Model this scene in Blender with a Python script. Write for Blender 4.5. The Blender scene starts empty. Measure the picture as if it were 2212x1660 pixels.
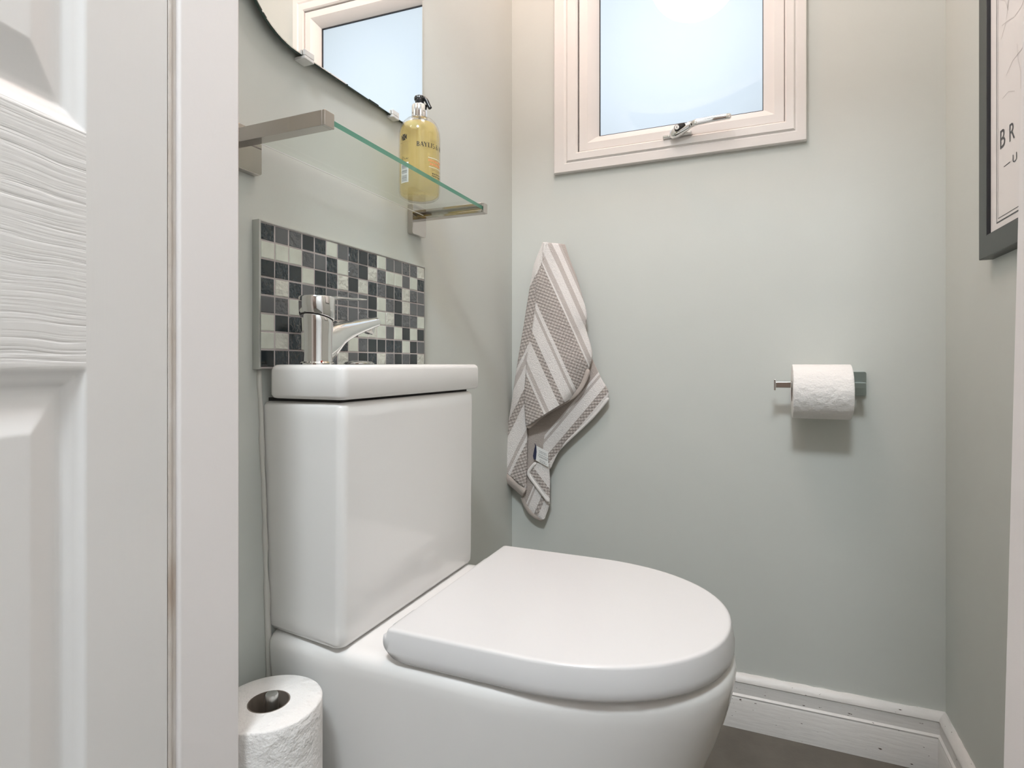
import bpy, bmesh, math, random
from mathutils import Vector, Matrix
random.seed(4)
SC = bpy.context.scene
COL = SC.collection
H = 0.765                                   # eye height
PI = math.pi
# room: X along the window wall, Y away from the doorway, metres
XL, XR, YB, YF, ZC = -0.56, 0.3244, 1.3176, 0.40, 2.15

# ------------------------------------------------------------------ materials
def new_mat(name):
    m = bpy.data.materials.new(name); m.use_nodes = True
    nt = m.node_tree
    return m, nt, nt.nodes['Principled BSDF']
def setp(b, **k):
    names = dict(color='Base Color', rough='Roughness', metal='Metallic', ior='IOR', coat='Coat Weight',
                 coatr='Coat Roughness', spec='Specular IOR Level', trans='Transmission Weight',
                 sheen='Sheen Weight', sub='Subsurface Weight')
    for a, v in k.items():
        if a == 'color' and len(v) == 3: v = (*v, 1)
        b.inputs[names[a]].default_value = v
def node(nt, t, **k):
    n = nt.nodes.new(t)
    for a, v in k.items(): setattr(n, a, v)
    return n
def coords(nt, scale=(1, 1, 1)):
    tc = node(nt, 'ShaderNodeTexCoord'); mp = node(nt, 'ShaderNodeMapping')
    mp.inputs['Scale'].default_value = scale
    nt.links.new(tc.outputs['Object'], mp.inputs['Vector'])
    return mp.outputs['Vector']
def noise(nt, vec, scale, detail=3, rough=.5):
    n = node(nt, 'ShaderNodeTexNoise')
    n.inputs['Scale'].default_value = scale; n.inputs['Detail'].default_value = detail
    n.inputs['Roughness'].default_value = rough
    nt.links.new(vec, n.inputs['Vector'])
    return n.outputs['Fac']
def bump(nt, b, h, strength, dist):
    n = node(nt, 'ShaderNodeBump')
    n.inputs['Strength'].default_value = strength; n.inputs['Distance'].default_value = dist
    nt.links.new(h, n.inputs['Height']); nt.links.new(n.outputs['Normal'], b.inputs['Normal'])
def ramp(nt, fac, stops, constant=False):
    r = node(nt, 'ShaderNodeValToRGB')
    cr = r.color_ramp
    if constant: cr.interpolation = 'CONSTANT'
    while len(cr.elements) > 1: cr.elements.remove(cr.elements[-1])
    cr.elements[0].position = stops[0][0]; cr.elements[0].color = (*stops[0][1], 1)
    for p, c in stops[1:]:
        e = cr.elements.new(p); e.color = (*c, 1)
    nt.links.new(fac, r.inputs['Fac'])
    return r.outputs['Color']
def mix(nt, fac, a, b, mode='MIX'):
    n = node(nt, 'ShaderNodeMix', data_type='RGBA', blend_type=mode)
    if isinstance(fac, (int, float)): n.inputs[0].default_value = fac
    else: nt.links.new(fac, n.inputs[0])
    for i, c in ((6, a), (7, b)):
        if isinstance(c, tuple): n.inputs[i].default_value = (*c, 1)
        else: nt.links.new(c, n.inputs[i])
    return n.outputs[2]
def math_n(nt, op, a, b=None):
    n = node(nt, 'ShaderNodeMath', operation=op)
    for i, c in ((0, a), (1, b)):
        if c is None: continue
        if isinstance(c, (int, float)): n.inputs[i].default_value = c
        else: nt.links.new(c, n.inputs[i])
    return n.outputs[0]

def simple(name, color, rough=.5, metal=0., bscale=0, bstr=.1, bdist=.001, var=0., **k):
    m, nt, b = new_mat(name)
    setp(b, color=color, rough=rough, metal=metal, **k)
    if bscale or var:
        v = coords(nt)
        if bscale: bump(nt, b, noise(nt, v, bscale), bstr, bdist)
        if var:
            f = noise(nt, v, 9, 4)
            c2 = tuple(x * (1 - var) for x in color)
            nt.links.new(mix(nt, f, color, c2), b.inputs['Base Color'])
    return m

M = {}
M['wall'] = simple('sage_emulsion', (.588, .612, .580), .62, bscale=260, bstr=.12, bdist=.0006, var=.045)
M['ceiling'] = simple('ceiling_white', (.80, .79, .77), .8, bscale=200, bstr=.1)
M['gloss_white'] = simple('white_gloss_paint', (.785, .77, .765), .38, bscale=150, bstr=.12, bdist=.0007, var=.03)
M['lining_white'] = simple('white_lining_paint', (.81, .775, .765), .38, bscale=110, bstr=.16, bdist=.0008, var=.03)
M['upvc'] = simple('white_plastic_frame', (.76, .735, .715), .28, bscale=60, bstr=.04)
M['gasket'] = simple('black_gasket', (.03, .03, .032), .6)
M['ceramic'] = simple('white_glazed_ceramic', (.80, .79, .775), .09, bscale=12, bstr=.03, bdist=.002, coat=.3, coatr=.03)
M['seat_plastic'] = simple('white_seat_plastic', (.67, .665, .665), .24, bscale=90, bstr=.02)
M['chrome'] = simple('polished_chrome', (.80, .80, .79), .06, 1.0, bscale=40, bstr=.01)
M['chrome_soft'] = simple('satin_metal', (.62, .62, .60), .28, 1.0, bscale=400, bstr=.05)
M['alu'] = simple('aluminium_trim', (.56, .57, .55), .33, 1.0, bscale=500, bstr=.04)
M['wall_tint_chrome'] = simple('chrome_wall_reflection', (.36, .42, .41), .30, 1.0, bscale=500, bstr=.03)  # the wall's greenish reflection is put into this metal's colour
M['nickel'] = simple('shelf_bracket_metal', (.56, .525, .50), .10, 1.0, bscale=40, bstr=.01)
M['black_plastic'] = simple('black_pump_plastic', (.012, .014, .015), .25, bscale=80, bstr=.03)
M['black_gap'] = simple('dark_rubber_and_gap_shade', (.015, .014, .013), .7, bscale=80)
M['frame_black'] = simple('black_frame_lacquer', (.055, .062, .058), .42, bscale=120, bstr=.05)
M['frame_lip'] = simple('black_inner_lip', (.014, .015, .02), .4, bscale=120, bstr=.05)
M['paper'] = simple('poster_paper', (.77, .75, .74), .6, bscale=300, bstr=.03)
M['ink'] = simple('grey_print_ink', (.085, .09, .095), .6, bscale=300, bstr=.02)
M['ink_faint'] = simple('pale_map_ink', (.62, .60, .59), .6, bscale=300, bstr=.02)
M['tissue'] = None
M['card'] = simple('grey_brown_card', (.20, .165, .135), .85, bscale=150, bstr=.2, var=.15)
M['sealant'] = simple('white_sealant', (.66, .65, .61), .4, bscale=60, bstr=.3, bdist=.002, var=.1)
M['grout'] = simple('grey_pink_grout', (.52, .475, .465), .85, bscale=300, bstr=.2, var=.08)
M['core_dark'] = simple('red_brass_dark', (.08, .03, .025), .3, .6, bscale=40)
M['label_white'] = simple('white_label', (.80, .81, .80), .5, bscale=300, bstr=.03)
M['label_grey'] = simple('grey_barcode_ink', (.27, .28, .29), .5, bscale=300, bstr=.03)
M['label_black'] = simple('black_label_ink', (.02, .02, .02), .5, bscale=300, bstr=.03)
M['label_gold'] = simple('brown_label_ink', (.25, .20, .10), .5, bscale=300, bstr=.03)
M['label_coral'] = simple('coral_label_ink', (.72, .27, .12), .5, bscale=300, bstr=.03)
M['navy'] = simple('navy_tag', (.018, .022, .06), .6, bscale=300, bstr=.1)
M['beige_hem'] = simple('beige_terry_hem', (.50, .44, .40), .95, bscale=700, bstr=.6, bdist=.002, var=.08, sheen=.3)
M['white_hem'] = simple('white_terry_hem', (.80, .775, .75), .95, bscale=700, bstr=.6, bdist=.002, var=.06, sheen=.3)
M['red_dot'] = simple('red_mark', (.35, .04, .02), .4, bscale=40)

def tissue_mat():
    m, nt, b = new_mat('embossed_tissue')
    setp(b, color=(.80, .785, .765), rough=.92)
    v = coords(nt)
    a = noise(nt, v, 70, 2); c = noise(nt, v, 420, 3)
    bump(nt, b, math_n(nt, 'ADD', a, math_n(nt, 'MULTIPLY', c, .25)), .6, .006)
    return m
M['tissue'] = tissue_mat()

def floor_mat():
    m, nt, b = new_mat('grey_brown_vinyl')
    v = coords(nt)
    c = ramp(nt, noise(nt, v, 7, 6, .62), [(.3, (.092, .082, .066)), (.55, (.124, .112, .092)), (.75, (.165, .146, .12))])
    nt.links.new(c, b.inputs['Base Color']); setp(b, rough=.5)
    bump(nt, b, noise(nt, v, 160, 3), .15, .001)
    return m
M['floor'] = floor_mat()

def skirting_mat():
    m, nt, b = new_mat('chipped_skirting_paint')
    v = coords(nt)
    f = noise(nt, coords(nt, (1, 1, 3)), 30, 6, .65)
    c = ramp(nt, f, [(.22, (.40, .42, .34)), (.34, (.70, .69, .67)), (1, (.76, .75, .735))])
    chips = noise(nt, coords(nt, (2, 2, 5)), 38, 2)
    c2 = ramp(nt, chips, [(0, (.08, .05, .035)), (.26, (.08, .05, .035)), (.285, (1, 1, 1))])
    nt.links.new(mix(nt, 1, c, c2, 'MULTIPLY'), b.inputs['Base Color'])
    setp(b, rough=.42)
    bump(nt, b, noise(nt, coords(nt, (.35, .35, 2.5)), 70, 5), .35, .0016)
    return m
M['skirting'] = skirting_mat()

def stop_mat():
    m, nt, b = new_mat('grubby_hinge_strip')
    f = noise(nt, coords(nt, (3, 3, .55)), 14, 4)
    c = ramp(nt, f, [(.3, (.70, .665, .64)), (.56, (.58, .52, .465)), (.7, (.40, .30, .225)), (.82, (.25, .17, .11))])
    nt.links.new(c, b.inputs['Base Color']); setp(b, rough=.45)
    bump(nt, b, noise(nt, coords(nt, (1, 1, .6)), 120, 4), .6, .002)
    return m
M['stop'] = stop_mat()

def door_mat(rail):
    m, nt, b = new_mat('moulded_door_rail' if rail else 'moulded_door_stile')
    setp(b, color=(.775, .768, .76), rough=.36)
    if rail:
        # pressed wood-grain: long horizontal grooves, wavering
        v = coords(nt, (5, 5, 190))
        w = noise(nt, coords(nt, (5, 5, 9)), 1.6, 2)
        mp = node(nt, 'ShaderNodeVectorMath', operation='ADD')
        cb = node(nt, 'ShaderNodeCombineXYZ')
        nt.links.new(math_n(nt, 'MULTIPLY', w, 3.), cb.inputs['Z'])
        nt.links.new(v, mp.inputs[0]); nt.links.new(cb.outputs[0], mp.inputs[1])
        n = node(nt, 'ShaderNodeTexNoise'); n.inputs['Scale'].default_value = 1.6; n.inputs['Detail'].default_value = 3
        nt.links.new(mp.outputs[0], n.inputs['Vector'])
        g = ramp(nt, n.outputs['Fac'], [(.30, (0, 0, 0)), (.42, (.75, .75, .75)), (.6, (1, 1, 1))])
        bump(nt, b, g, .4, .0010)
    else:
        bump(nt, b, noise(nt, coords(nt, (90, 90, 5)), 2.2, 3), .10, .0007)
    return m
M['door_rail'] = door_mat(True); M['door_stile'] = door_mat(False)

def tile_mat(name, col, rough, bs, bd):
    m, nt, b = new_mat(name)
    v = coords(nt)
    f = noise(nt, v, 60, 3)
    nt.links.new(mix(nt, f, col, tuple(min(1, x * 1.35 + .01) for x in col)), b.inputs['Base Color'])
    setp(b, rough=rough, coat=.3, coatr=.06)
    if bs: bump(nt, b, noise(nt, v, bs, 2), .8, bd)
    return m
M['t_k'] = tile_mat('glass_tile_black', (.010, .016, .019), .12, 0, 0)
M['t_w'] = tile_mat('rippled_tile_charcoal', (.016, .026, .032), .14, 150, .0060)
M['t_g'] = tile_mat('glass_tile_grey', (.085, .09, .095), .35, 0, 0)
M['t_r'] = tile_mat('rippled_tile_grey', (.085, .092, .098), .18, 160, .0055)
M['t_l'] = tile_mat('glass_tile_pale', (.50, .53, .47), .22, 0, 0)
M['t_p'] = tile_mat('rippled_tile_pale', (.49, .50, .45), .2, 130, .0045)

def thin_glass(name, tint, refl=1.45, body=None, bodyw=0.):
    """clear pane: straight-through light with a tint plus a Fresnel sheen"""
    m = bpy.data.materials.new(name); m.use_nodes = True
    nt = m.node_tree; nt.nodes.clear()
    out = node(nt, 'ShaderNodeOutputMaterial')
    tr = node(nt, 'ShaderNodeBsdfTransparent'); tr.inputs['Color'].default_value = (*tint, 1)
    gl = node(nt, 'ShaderNodeBsdfGlossy'); gl.inputs['Roughness'].default_value = .02
    fr = node(nt, 'ShaderNodeFresnel')
    ge = node(nt, 'ShaderNodeNewGeometry'); mr = node(nt, 'ShaderNodeMapRange')      # same sheen on the way in and on the way out
    mr.inputs['To Min'].default_value = refl; mr.inputs['To Max'].default_value = 1 / refl
    nt.links.new(ge.outputs['Backfacing'], mr.inputs['Value']); nt.links.new(mr.outputs[0], fr.inputs['IOR'])
    base = tr.outputs[0]
    if body:
        df = node(nt, 'ShaderNodeBsdfTranslucent'); df.inputs['Color'].default_value = (*body, 1)
        d2 = node(nt, 'ShaderNodeBsdfDiffuse'); d2.inputs['Color'].default_value = (*body, 1)
        ad = node(nt, 'ShaderNodeMixShader'); ad.inputs[0].default_value = .5
        nt.links.new(df.outputs[0], ad.inputs[1]); nt.links.new(d2.outputs[0], ad.inputs[2])
        mb = node(nt, 'ShaderNodeMixShader'); mb.inputs[0].default_value = bodyw
        nt.links.new(base, mb.inputs[1]); nt.links.new(ad.outputs[0], mb.inputs[2])
        base = mb.outputs[0]
    mx = node(nt, 'ShaderNodeMixShader')
    nt.links.new(fr.outputs[0], mx.inputs[0]); nt.links.new(base, mx.inputs[1]); nt.links.new(gl.outputs[0], mx.inputs[2])
    nt.links.new(mx.outputs[0], out.inputs['Surface'])
    return m
M['shelf_glass'] = thin_glass('clear_shelf_glass', (.965, .985, .97), 1.35)
M['glass_edge'] = thin_glass('green_glass_edge', (.25, .50, .40), 1.45, (.16, .42, .32), .75)
M['bottle_clear'] = thin_glass('clear_bottle_plastic', (.97, .96, .94), 1.42)
M['soap'] = thin_glass('yellow_hand_wash', (.955, .885, .60), 1.25, (.90, .78, .42), .30)

def frosted():
    m = bpy.data.materials.new('frosted_window_glass'); m.use_nodes = True
    nt = m.node_tree; nt.nodes.clear()
    out = node(nt, 'ShaderNodeOutputMaterial')
    tl = node(nt, 'ShaderNodeBsdfTranslucent'); tl.inputs['Color'].default_value = (.93, .95, .97, 1)
    gl = node(nt, 'ShaderNodeBsdfGlossy'); gl.inputs['Roughness'].default_value = .0
    fr = node(nt, 'ShaderNodeFresnel'); fr.inputs['IOR'].default_value = 1.5
    mx = node(nt, 'ShaderNodeMixShader')
    nt.links.new(fr.outputs[0], mx.inputs[0]); nt.links.new(tl.outputs[0], mx.inputs[1]); nt.links.new(gl.outputs[0], mx.inputs[2])
    nt.links.new(mx.outputs[0], out.inputs['Surface'])
    return m
M['frosted'] = frosted()
def mirror_mat():
    m, nt, b = new_mat('silvered_mirror'); setp(b, color=(.93, .94, .93), rough=.0, metal=1.0); return m
M['mirror'] = mirror_mat()
M['mirror_edge'] = simple('dark_glass_edge', (.035, .06, .05), .2, bscale=100, bstr=.02)
M['clip'] = simple('clear_plastic_clip', (.72, .72, .71), .2, bscale=90, bstr=.02)

def emit(name, col, s):
    m = bpy.data.materials.new(name); m.use_nodes = True
    nt = m.node_tree; b = nt.nodes['Principled BSDF']
    setp(b, color=(.9, .88, .85), rough=.3)
    b.inputs['Emission Color'].default_value = (*col, 1); b.inputs['Emission Strength'].default_value = s
    return m
M['opal'] = emit('lit_opal_glass', (1.0, .88, .86), 23.0)
M['hall_fill'] = emit('hall_fill_emission', (.87, .945, 1.0), 112.0)

def towel_mat(name, pat, lo, hi, checkscale=.0085):
    """woven stripes along the 'stripe' attribute; c = chequered taupe, g = pale grey, w = white, b = plain beige"""
    m, nt, b = new_mat(name)
    at = node(nt, 'ShaderNodeAttribute', attribute_name='stripe')
    al = node(nt, 'ShaderNodeAttribute', attribute_name='along')
    fac = math_n(nt, 'DIVIDE', math_n(nt, 'SUBTRACT', at.outputs['Fac'], lo), hi - lo)
    cols = {'w': (.86, .835, .815), 'g': (.56, .515, .49), 'c': (.42, .372, .345), 'b': (.48, .425, .39)}
    st = [(max(0, (p - lo) / (hi - lo)), cols[k]) for p, k in pat]
    base = ramp(nt, fac, st, True)
    chk = ramp(nt, fac, [(max(0, (p - lo) / (hi - lo)), (1, 1, 1) if k == 'c' else (0, 0, 0)) for p, k in pat], True)
    s1 = math_n(nt, 'SINE', math_n(nt, 'MULTIPLY', at.outputs['Fac'], 2 * PI / 23))
    s2 = math_n(nt, 'SINE', math_n(nt, 'MULTIPLY', al.outputs['Fac'], 2 * PI / 23))
    pr = math_n(nt, 'MULTIPLY', s1, s2)
    dots = math_n(nt, 'GREATER_THAN', pr, .12)
    f = math_n(nt, 'MULTIPLY', dots, chk)
    f = math_n(nt, 'MULTIPLY', f, .62)
    col = mix(nt, f, base, (.66, .62, .59))
    nz = noise(nt, coords(nt), 420, 3)
    col = mix(nt, .35, col, mix(nt, nz, col, (.3, .27, .25)))
    nt.links.new(col, b.inputs['Base Color'])
    setp(b, rough=.97, sheen=.25)
    hgt = math_n(nt, 'ADD', nz, math_n(nt, 'MULTIPLY', math_n(nt, 'MULTIPLY', pr, chk), .5))
    bump(nt, b, hgt, .7, .0028)
    return m

# ------------------------------------------------------------------ mesh helpers
def mk(name, bm, mat, parent=None, smooth=None, bevel=0, seg=3, kind=None, subsurf=0, angle=38):
    """link a bmesh (world coordinates) as one object, local to its parent's origin"""
    off = parent_world(parent) if parent else None
    if off is not None:
        bmesh.ops.translate(bm, verts=bm.verts, vec=-off)
    me = bpy.data.meshes.new(name); bm.to_mesh(me); bm.free()
    mats = mat if isinstance(mat, (list, tuple)) else [mat]
    for x in mats: me.materials.append(x)
    o = bpy.data.objects.new(name, me); COL.objects.link(o)
    if parent: o.parent = parent
    if smooth:
        for p in me.polygons: p.use_smooth = True
        if smooth == 'auto':
            sharp_by_angle(me, angle)
    if bevel:
        for p in me.polygons: p.use_smooth = True
        md = o.modifiers.new('bevel', 'BEVEL'); md.width = bevel; md.segments = seg
        md.limit_method = 'ANGLE'; md.angle_limit = math.radians(35); md.harden_normals = True
    if subsurf:
        md = o.modifiers.new('sub', 'SUBSURF'); md.levels = subsurf; md.render_levels = subsurf
    if kind: o['kind'] = kind
    return o
def sharp_by_angle(me, deg):
    bm = bmesh.new(); bm.from_mesh(me)
    for e in bm.edges:
        if len(e.link_faces) == 2 and e.calc_face_angle(0) > math.radians(deg): e.smooth = False
    bm.to_mesh(me); bm.free()
def parent_world(o):
    v = Vector((0, 0, 0))
    while o: v = v + o.location; o = o.parent
    return v
def thing(name, label, cat, loc, group=None):
    o = bpy.data.objects.new(name, None); COL.objects.link(o)
    o.location = loc; o.empty_display_size = .05
    o['label'] = label; o['category'] = cat
    if group: o['group'] = group
    return o
def tag(o, label, cat, group=None):
    o['label'] = label; o['category'] = cat
    if group: o['group'] = group
    return o
def box(x0, x1, y0, y1, z0, z1, bm=None, mi=0):
    bm = bm or bmesh.new()
    v = [bm.verts.new(p) for p in ((x0, y0, z0), (x1, y0, z0), (x1, y1, z0), (x0, y1, z0), (x0, y0, z1), (x1, y0, z1), (x1, y1, z1), (x0, y1, z1))]
    for f in ((0, 3, 2, 1), (4, 5, 6, 7), (0, 1, 5, 4), (1, 2, 6, 5), (2, 3, 7, 6), (3, 0, 4, 7)):
        bm.faces.new([v[i] for i in f]).material_index = mi
    return bm
def loft(rings, bm=None, cap0=True, cap1=True, closed=True, mi=0):
    bm = bm or bmesh.new()
    R = [[bm.verts.new(p) for p in r] for r in rings]
    n = len(R[0])
    for a, b in zip(R, R[1:]):
        for i in range(n if closed else n - 1):
            j = (i + 1) % n
            try: bm.faces.new((a[i], a[j], b[j], b[i])).material_index = mi
            except ValueError: pass
    if cap0: bm.faces.new(list(reversed(R[0]))).material_index = mi
    if cap1: bm.faces.new(R[-1]).material_index = mi
    return bm
def fixn(bm):
    bmesh.ops.recalc_face_normals(bm, faces=bm.faces); return bm
def lathe(prof, c, axis='Z', n=48, bm=None, mi=0, cap0=True, cap1=True):
    """prof: (radius, height) list"""
    rings = []
    for r, h in prof:
        ring = []
        for i in range(n):
            a = 2 * PI * i / n
            p = {'Z': (r * math.cos(a), r * math.sin(a), h), 'X': (h, r * math.cos(a), r * math.sin(a)), 'Y': (r * math.sin(a), h, r * math.cos(a))}[axis]
            ring.append((c[0] + p[0], c[1] + p[1], c[2] + p[2]))
        rings.append(ring)
    return loft(rings, bm, cap0, cap1, mi=mi)
def sweep(path, sections, up=(0, 0, 1), bm=None, n=20, mi=0, power=2.0):
    """superellipse tube: path points, sections = (half width, half height) per point"""
    rings = []
    up = Vector(up)
    P = [Vector(p) for p in path]
    for i, p in enumerate(P):
        t = (P[min(i + 1, len(P) - 1)] - P[max(i - 1, 0)]).normalized()
        s = t.cross(up).normalized(); u = s.cross(t).normalized()
        a, b = sections[i] if isinstance(sections, list) else sections
        ring = []
        for k in range(n):
            th = 2 * PI * k / n
            cx = math.copysign(abs(math.cos(th)) ** (2 / power), math.cos(th)); sy = math.copysign(abs(math.sin(th)) ** (2 / power), math.sin(th))
            ring.append(tuple(p + s * a * cx + u * b * sy))
        rings.append(ring)
    return loft(rings, bm, mi=mi)
def prism(poly, axis, a, b, bm=None, mi=0):
    """poly of 2D points extruded along axis between a and b. axis X -> (y,z), Y -> (x,z), Z -> (x,y)"""
    f = {'X': lambda p, t: (t, p[0], p[1]), 'Y': lambda p, t: (p[0], t, p[1]), 'Z': lambda p, t: (p[0], p[1], t)}[axis]
    return fixn(loft([[f(p, a) for p in poly], [f(p, b) for p in poly]], bm, mi=mi))
def interp(poly, n):
    """resample a polyline to n points by arc length"""
    L = [0]
    for a, b in zip(poly, poly[1:]): L.append(L[-1] + math.dist(a, b))
    out = []
    for i in range(n):
        t = L[-1] * i / (n - 1); k = 0
        while k < len(L) - 2 and L[k + 1] < t: k += 1
        f = (t - L[k]) / max(1e-9, L[k + 1] - L[k])
        out.append(tuple(a + (b - a) * f for a, b in zip(poly[k], poly[k + 1])))
    return out
def smooth_poly(poly, n, it=3):
    """Catmull-Rom through the points, n samples"""
    P = [poly[0]] + list(poly) + [poly[-1]]
    out = []
    m = len(poly) - 1
    for i in range(n):
        t = m * i / (n - 1); k = min(int(t), m - 1); f = t - k
        p0, p1, p2, p3 = P[k], P[k + 1], P[k + 2], P[k + 3]
        out.append(tuple(.5 * (2 * b + (c - a) * f + (2 * a - 5 * b + 4 * c - d) * f * f + (-a + 3 * b - 3 * c + d) * f ** 3)
                         for a, b, c, d in zip(p0, p1, p2, p3)))
    return out
def rrect(cx, cy, w, h, r, n=6):
    pts = []
    for sx, sy, a0 in ((1, 1, 0), (-1, 1, 90), (-1, -1, 180), (1, -1, 270)):
        for i in range(n + 1):
            a = math.radians(a0 + 90 * i / n)
            pts.append((cx + sx * (w / 2 - r) + r * math.cos(a), cy + sy * (h / 2 - r) + r * math.sin(a)))
    return pts
def text_polys(s, size):
    cu = bpy.data.curves.new('t', 'FONT'); cu.body = s; cu.size = size; cu.resolution_u = 4
    o = bpy.data.objects.new('t', cu); COL.objects.link(o)
    bpy.context.view_layer.update()
    dg = bpy.context.evaluated_depsgraph_get()
    me = o.evaluated_get(dg).to_mesh()
    vs = [tuple(v.co) for v in me.vertices]; fs = [tuple(p.vertices) for p in me.polygons]
    o.evaluated_get(dg).to_mesh_clear()
    bpy.data.objects.remove(o); bpy.data.curves.remove(cu)
    return vs, fs

# ------------------------------------------------------------------ the room shell
WX0, WX1, WZ0, WZ1 = -0.4478, 0.0908, H + 0.4515, H + 1.045      # window outer frame
T = .10
bm = bmesh.new()
hx0, hx1, hz0, hz1 = WX0 + .012, WX1 - .012, WZ0 + .012, WZ1 - .012   # the hole behind the frame flange
box(XL - T, hx0, YB, YB + .22, -.05, ZC + .05, bm); box(hx1, XR + T, YB, YB + .22, -.05, ZC + .05, bm)
box(hx0, hx1, YB, YB + .22, -.05, hz0, bm); box(hx0, hx1, YB, YB + .22, hz1, ZC + .05, bm)
mk('wall_back', bm, M['wall'], kind='structure')
mk('wall_left', box(XL - T, XL, YF - .08, YB, -.05, ZC + .05), M['wall'], kind='structure')
mk('wall_right', box(XR, XR + T, YF - .08, YB, -.05, ZC + .05), M['wall'], kind='structure')
HD = 1.80                                                           # door head
bm = bmesh.new()
box(XL, -.485, YF - .08, YF, 0, ZC, bm); box(.17, XR, YF - .08, YF, 0, ZC, bm); box(-.485, .17, YF - .08, YF, HD + .03, ZC, bm)
mk('wall_front', bm, M['wall'], kind='structure')
mk('floor', box(-1.3, 1.1, -1.6, YB + .2, -.05, 0), M['floor'], kind='structure')
mk('ceiling', box(XL - T, XR + T, YF - .08, YB + .2, ZC, ZC + .05), M['ceiling'], kind='structure')
# the hall the photographer stands in
HC = 2.35
mk('wall_hall_left', box(-1.3, -1.2, -1.6, YF - .08, 0, HC), M['ceiling'], kind='structure')
mk('wall_hall_right', box(1.0, 1.1, -1.6, YF - .08, 0, HC), M['ceiling'], kind='structure')
M['hall_brown'] = simple('brown_hall_wall', (.19, .13, .10), .5, bscale=40, bstr=.05, var=.3)
mk('wall_hall_back', box(-1.3, 1.1, -1.6, -1.5, 0, HC), M['hall_brown'], kind='structure')
bm = bmesh.new()
box(-1.2, XL, YF - .085, YF - .08, 0, HC, bm); box(XR, 1.0, YF - .085, YF - .08, 0, HC, bm); box(XL, XR, YF - .085, YF - .08, HD + .1, HC, bm)
box(XL, -.485, YF - .085, YF - .08, 0, HD + .1, bm); box(.17, XR, YF - .085, YF - .08, 0, HD + .1, bm)
mk('wall_hall_front', bm, M['ceiling'], kind='structure')
mk('ceiling_hall', box(-1.3, 1.1, -1.6, YF - .08, HC, HC + .05), M['ceiling'], kind='structure')

# door lining: left jamb, head, right jamb
bm = box(-.485, -.45, .340, YF + .002, 0, HD)
mk('trim_1', bm, M['lining_white'], kind='structure', bevel=.0025, seg=2)
bm = bmesh.new()
box(-.485, -.4535, .322, .340, 0, HD, bm)
box(-.4535, -.4515, .3315, .3345, 0, HD, bm)
mk('trim_2', bm, M['stop'], kind='structure', bevel=.0008, seg=2)
mk('trim_3', box(-.485, .17, .322, YF + .004, HD, HD + .03), M['lining_white'], kind='structure', bevel=.0025, seg=2)
# right jamb leans a little and has a brushed, wavering paint edge
rings = []
nz_ = 150
rnd = random.Random(8)
wob = 0
for i in range(nz_ + 1):
    z = HD * i / nz_
    x = .1262 + (z - .548) * .021
    wob = wob * .82 + rnd.uniform(-1, 1) * (.00075 if z < .64 else .00022)
    rings.append([(x + wob * .35, YF + .004 + wob, z), (x, YF - .03, z), (x + .002, YF - .078, z), (.17, YF - .078, z), (.17, YF + .004, z)])
mk('trim_4', fixn(loft(rings)), M['lining_white'], kind='structure', smooth='auto')

# skirting boards
def skirt_prof():
    h = .1105
    return [(0, 0), (.016, 0), (.0165, .060), (.0145, .0645), (.0155, .068), (.0118, .0715), (.0115, .094), (.0135, .0965), (.0125, .1005), (.008, .1065), (.0035, h), (0, h)]
pr = skirt_prof()
nseg = 60
def skirt(name, pts_fn, L):
    rings = []
    r2 = random.Random(len(name))
    for i in range(nseg + 1):
        t = L * i / nseg
        rings.append([pts_fn(t, d, z + (r2.uniform(-.0008, .0008) if z > .1 else 0)) for d, z in pr])
    return mk(name, fixn(loft(rings)), M['skirting'], kind='structure', smooth='auto')
skirt('baseboard_back', lambda t, d, z: (XL + .005 + t * (1 - 0), YB - d, z), XR - XL - .006)
skirt('baseboard_right', lambda t, d, z: (XR - d, YF + .006 + t, z), YB - .0005 - YF - .006)
# bead of sealant up the back edge of the cistern and pan
path = []
rs = random.Random(3)
for i in range(40):
    z = .10 + (.757 - .10) * i / 39
    y = .5292 + .016 * max(0, (.757 - z)) / .38 * (1 if z > .38 else .9) + rs.uniform(-.0006, .0006) - .0012
    path.append((XL + .0015, min(y, .5445), z))
mk('trim_5', fixn(sweep(path, [(.0026 + rs.uniform(-.0007, .0012) + (.0012 if p[2] < .5 else 0), .003) for p in path], up=(1, 0, 0), n=10)), M['sealant'], kind='structure', smooth=True)

# ------------------------------------------------------------------ door (open into the hall, hinged on the left jamb)
e = Vector((.245, -.969, 0)).normalized(); nrm = Vector((.969, .245, 0)).normalized()
hinge = Vector((-.452, .3306, 0))
DW, DH, DT = .60, HD - .008, .035
op = [(.0765, DW - .0765, .927, DH - .10), (.0765, DW - .0765, .16, .7615)]
def depth(t, z):
    for t0, t1, z0, z1 in op:
        if t0 < t < t1 and z0 < z < z1:
            s = min((t - t0) / .038, (t1 - t) / .038, (z - z0) / .0435, (z1 - z) / .0405)
            if s < .32:
                q = s / .32
                return -.0082 * (.5 - .5 * math.cos(PI * q)) - .0012 * math.sin(2 * PI * q)
            if s < .42: return -.0082
            if s < 1: return -.0082 + .0068 * (s - .42) / .58
            return -.0012
    return 0
def gridline(a, b, fine, step_f, step_c):
    out = []; x = a
    while x < b - 1e-6:
        out.append(x)
        x += step_f if any(f0 <= x < f1 for f0, f1 in fine) else step_c
        x = round(x, 6)
    out.append(b); return out
us = gridline(0, DW, [(.07, .125), (DW - .125, DW - .07)], .0015, .0105)
zs = gridline(.008, DH, [(.71, .98), (.15, .21), (DH - .15, DH - .09)], .0015, .02)
bm = bmesh.new()
V = [[bm.verts.new(hinge + e * u + nrm * depth(u, z) + Vector((0, 0, z))) for u in us] for z in zs]
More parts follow.
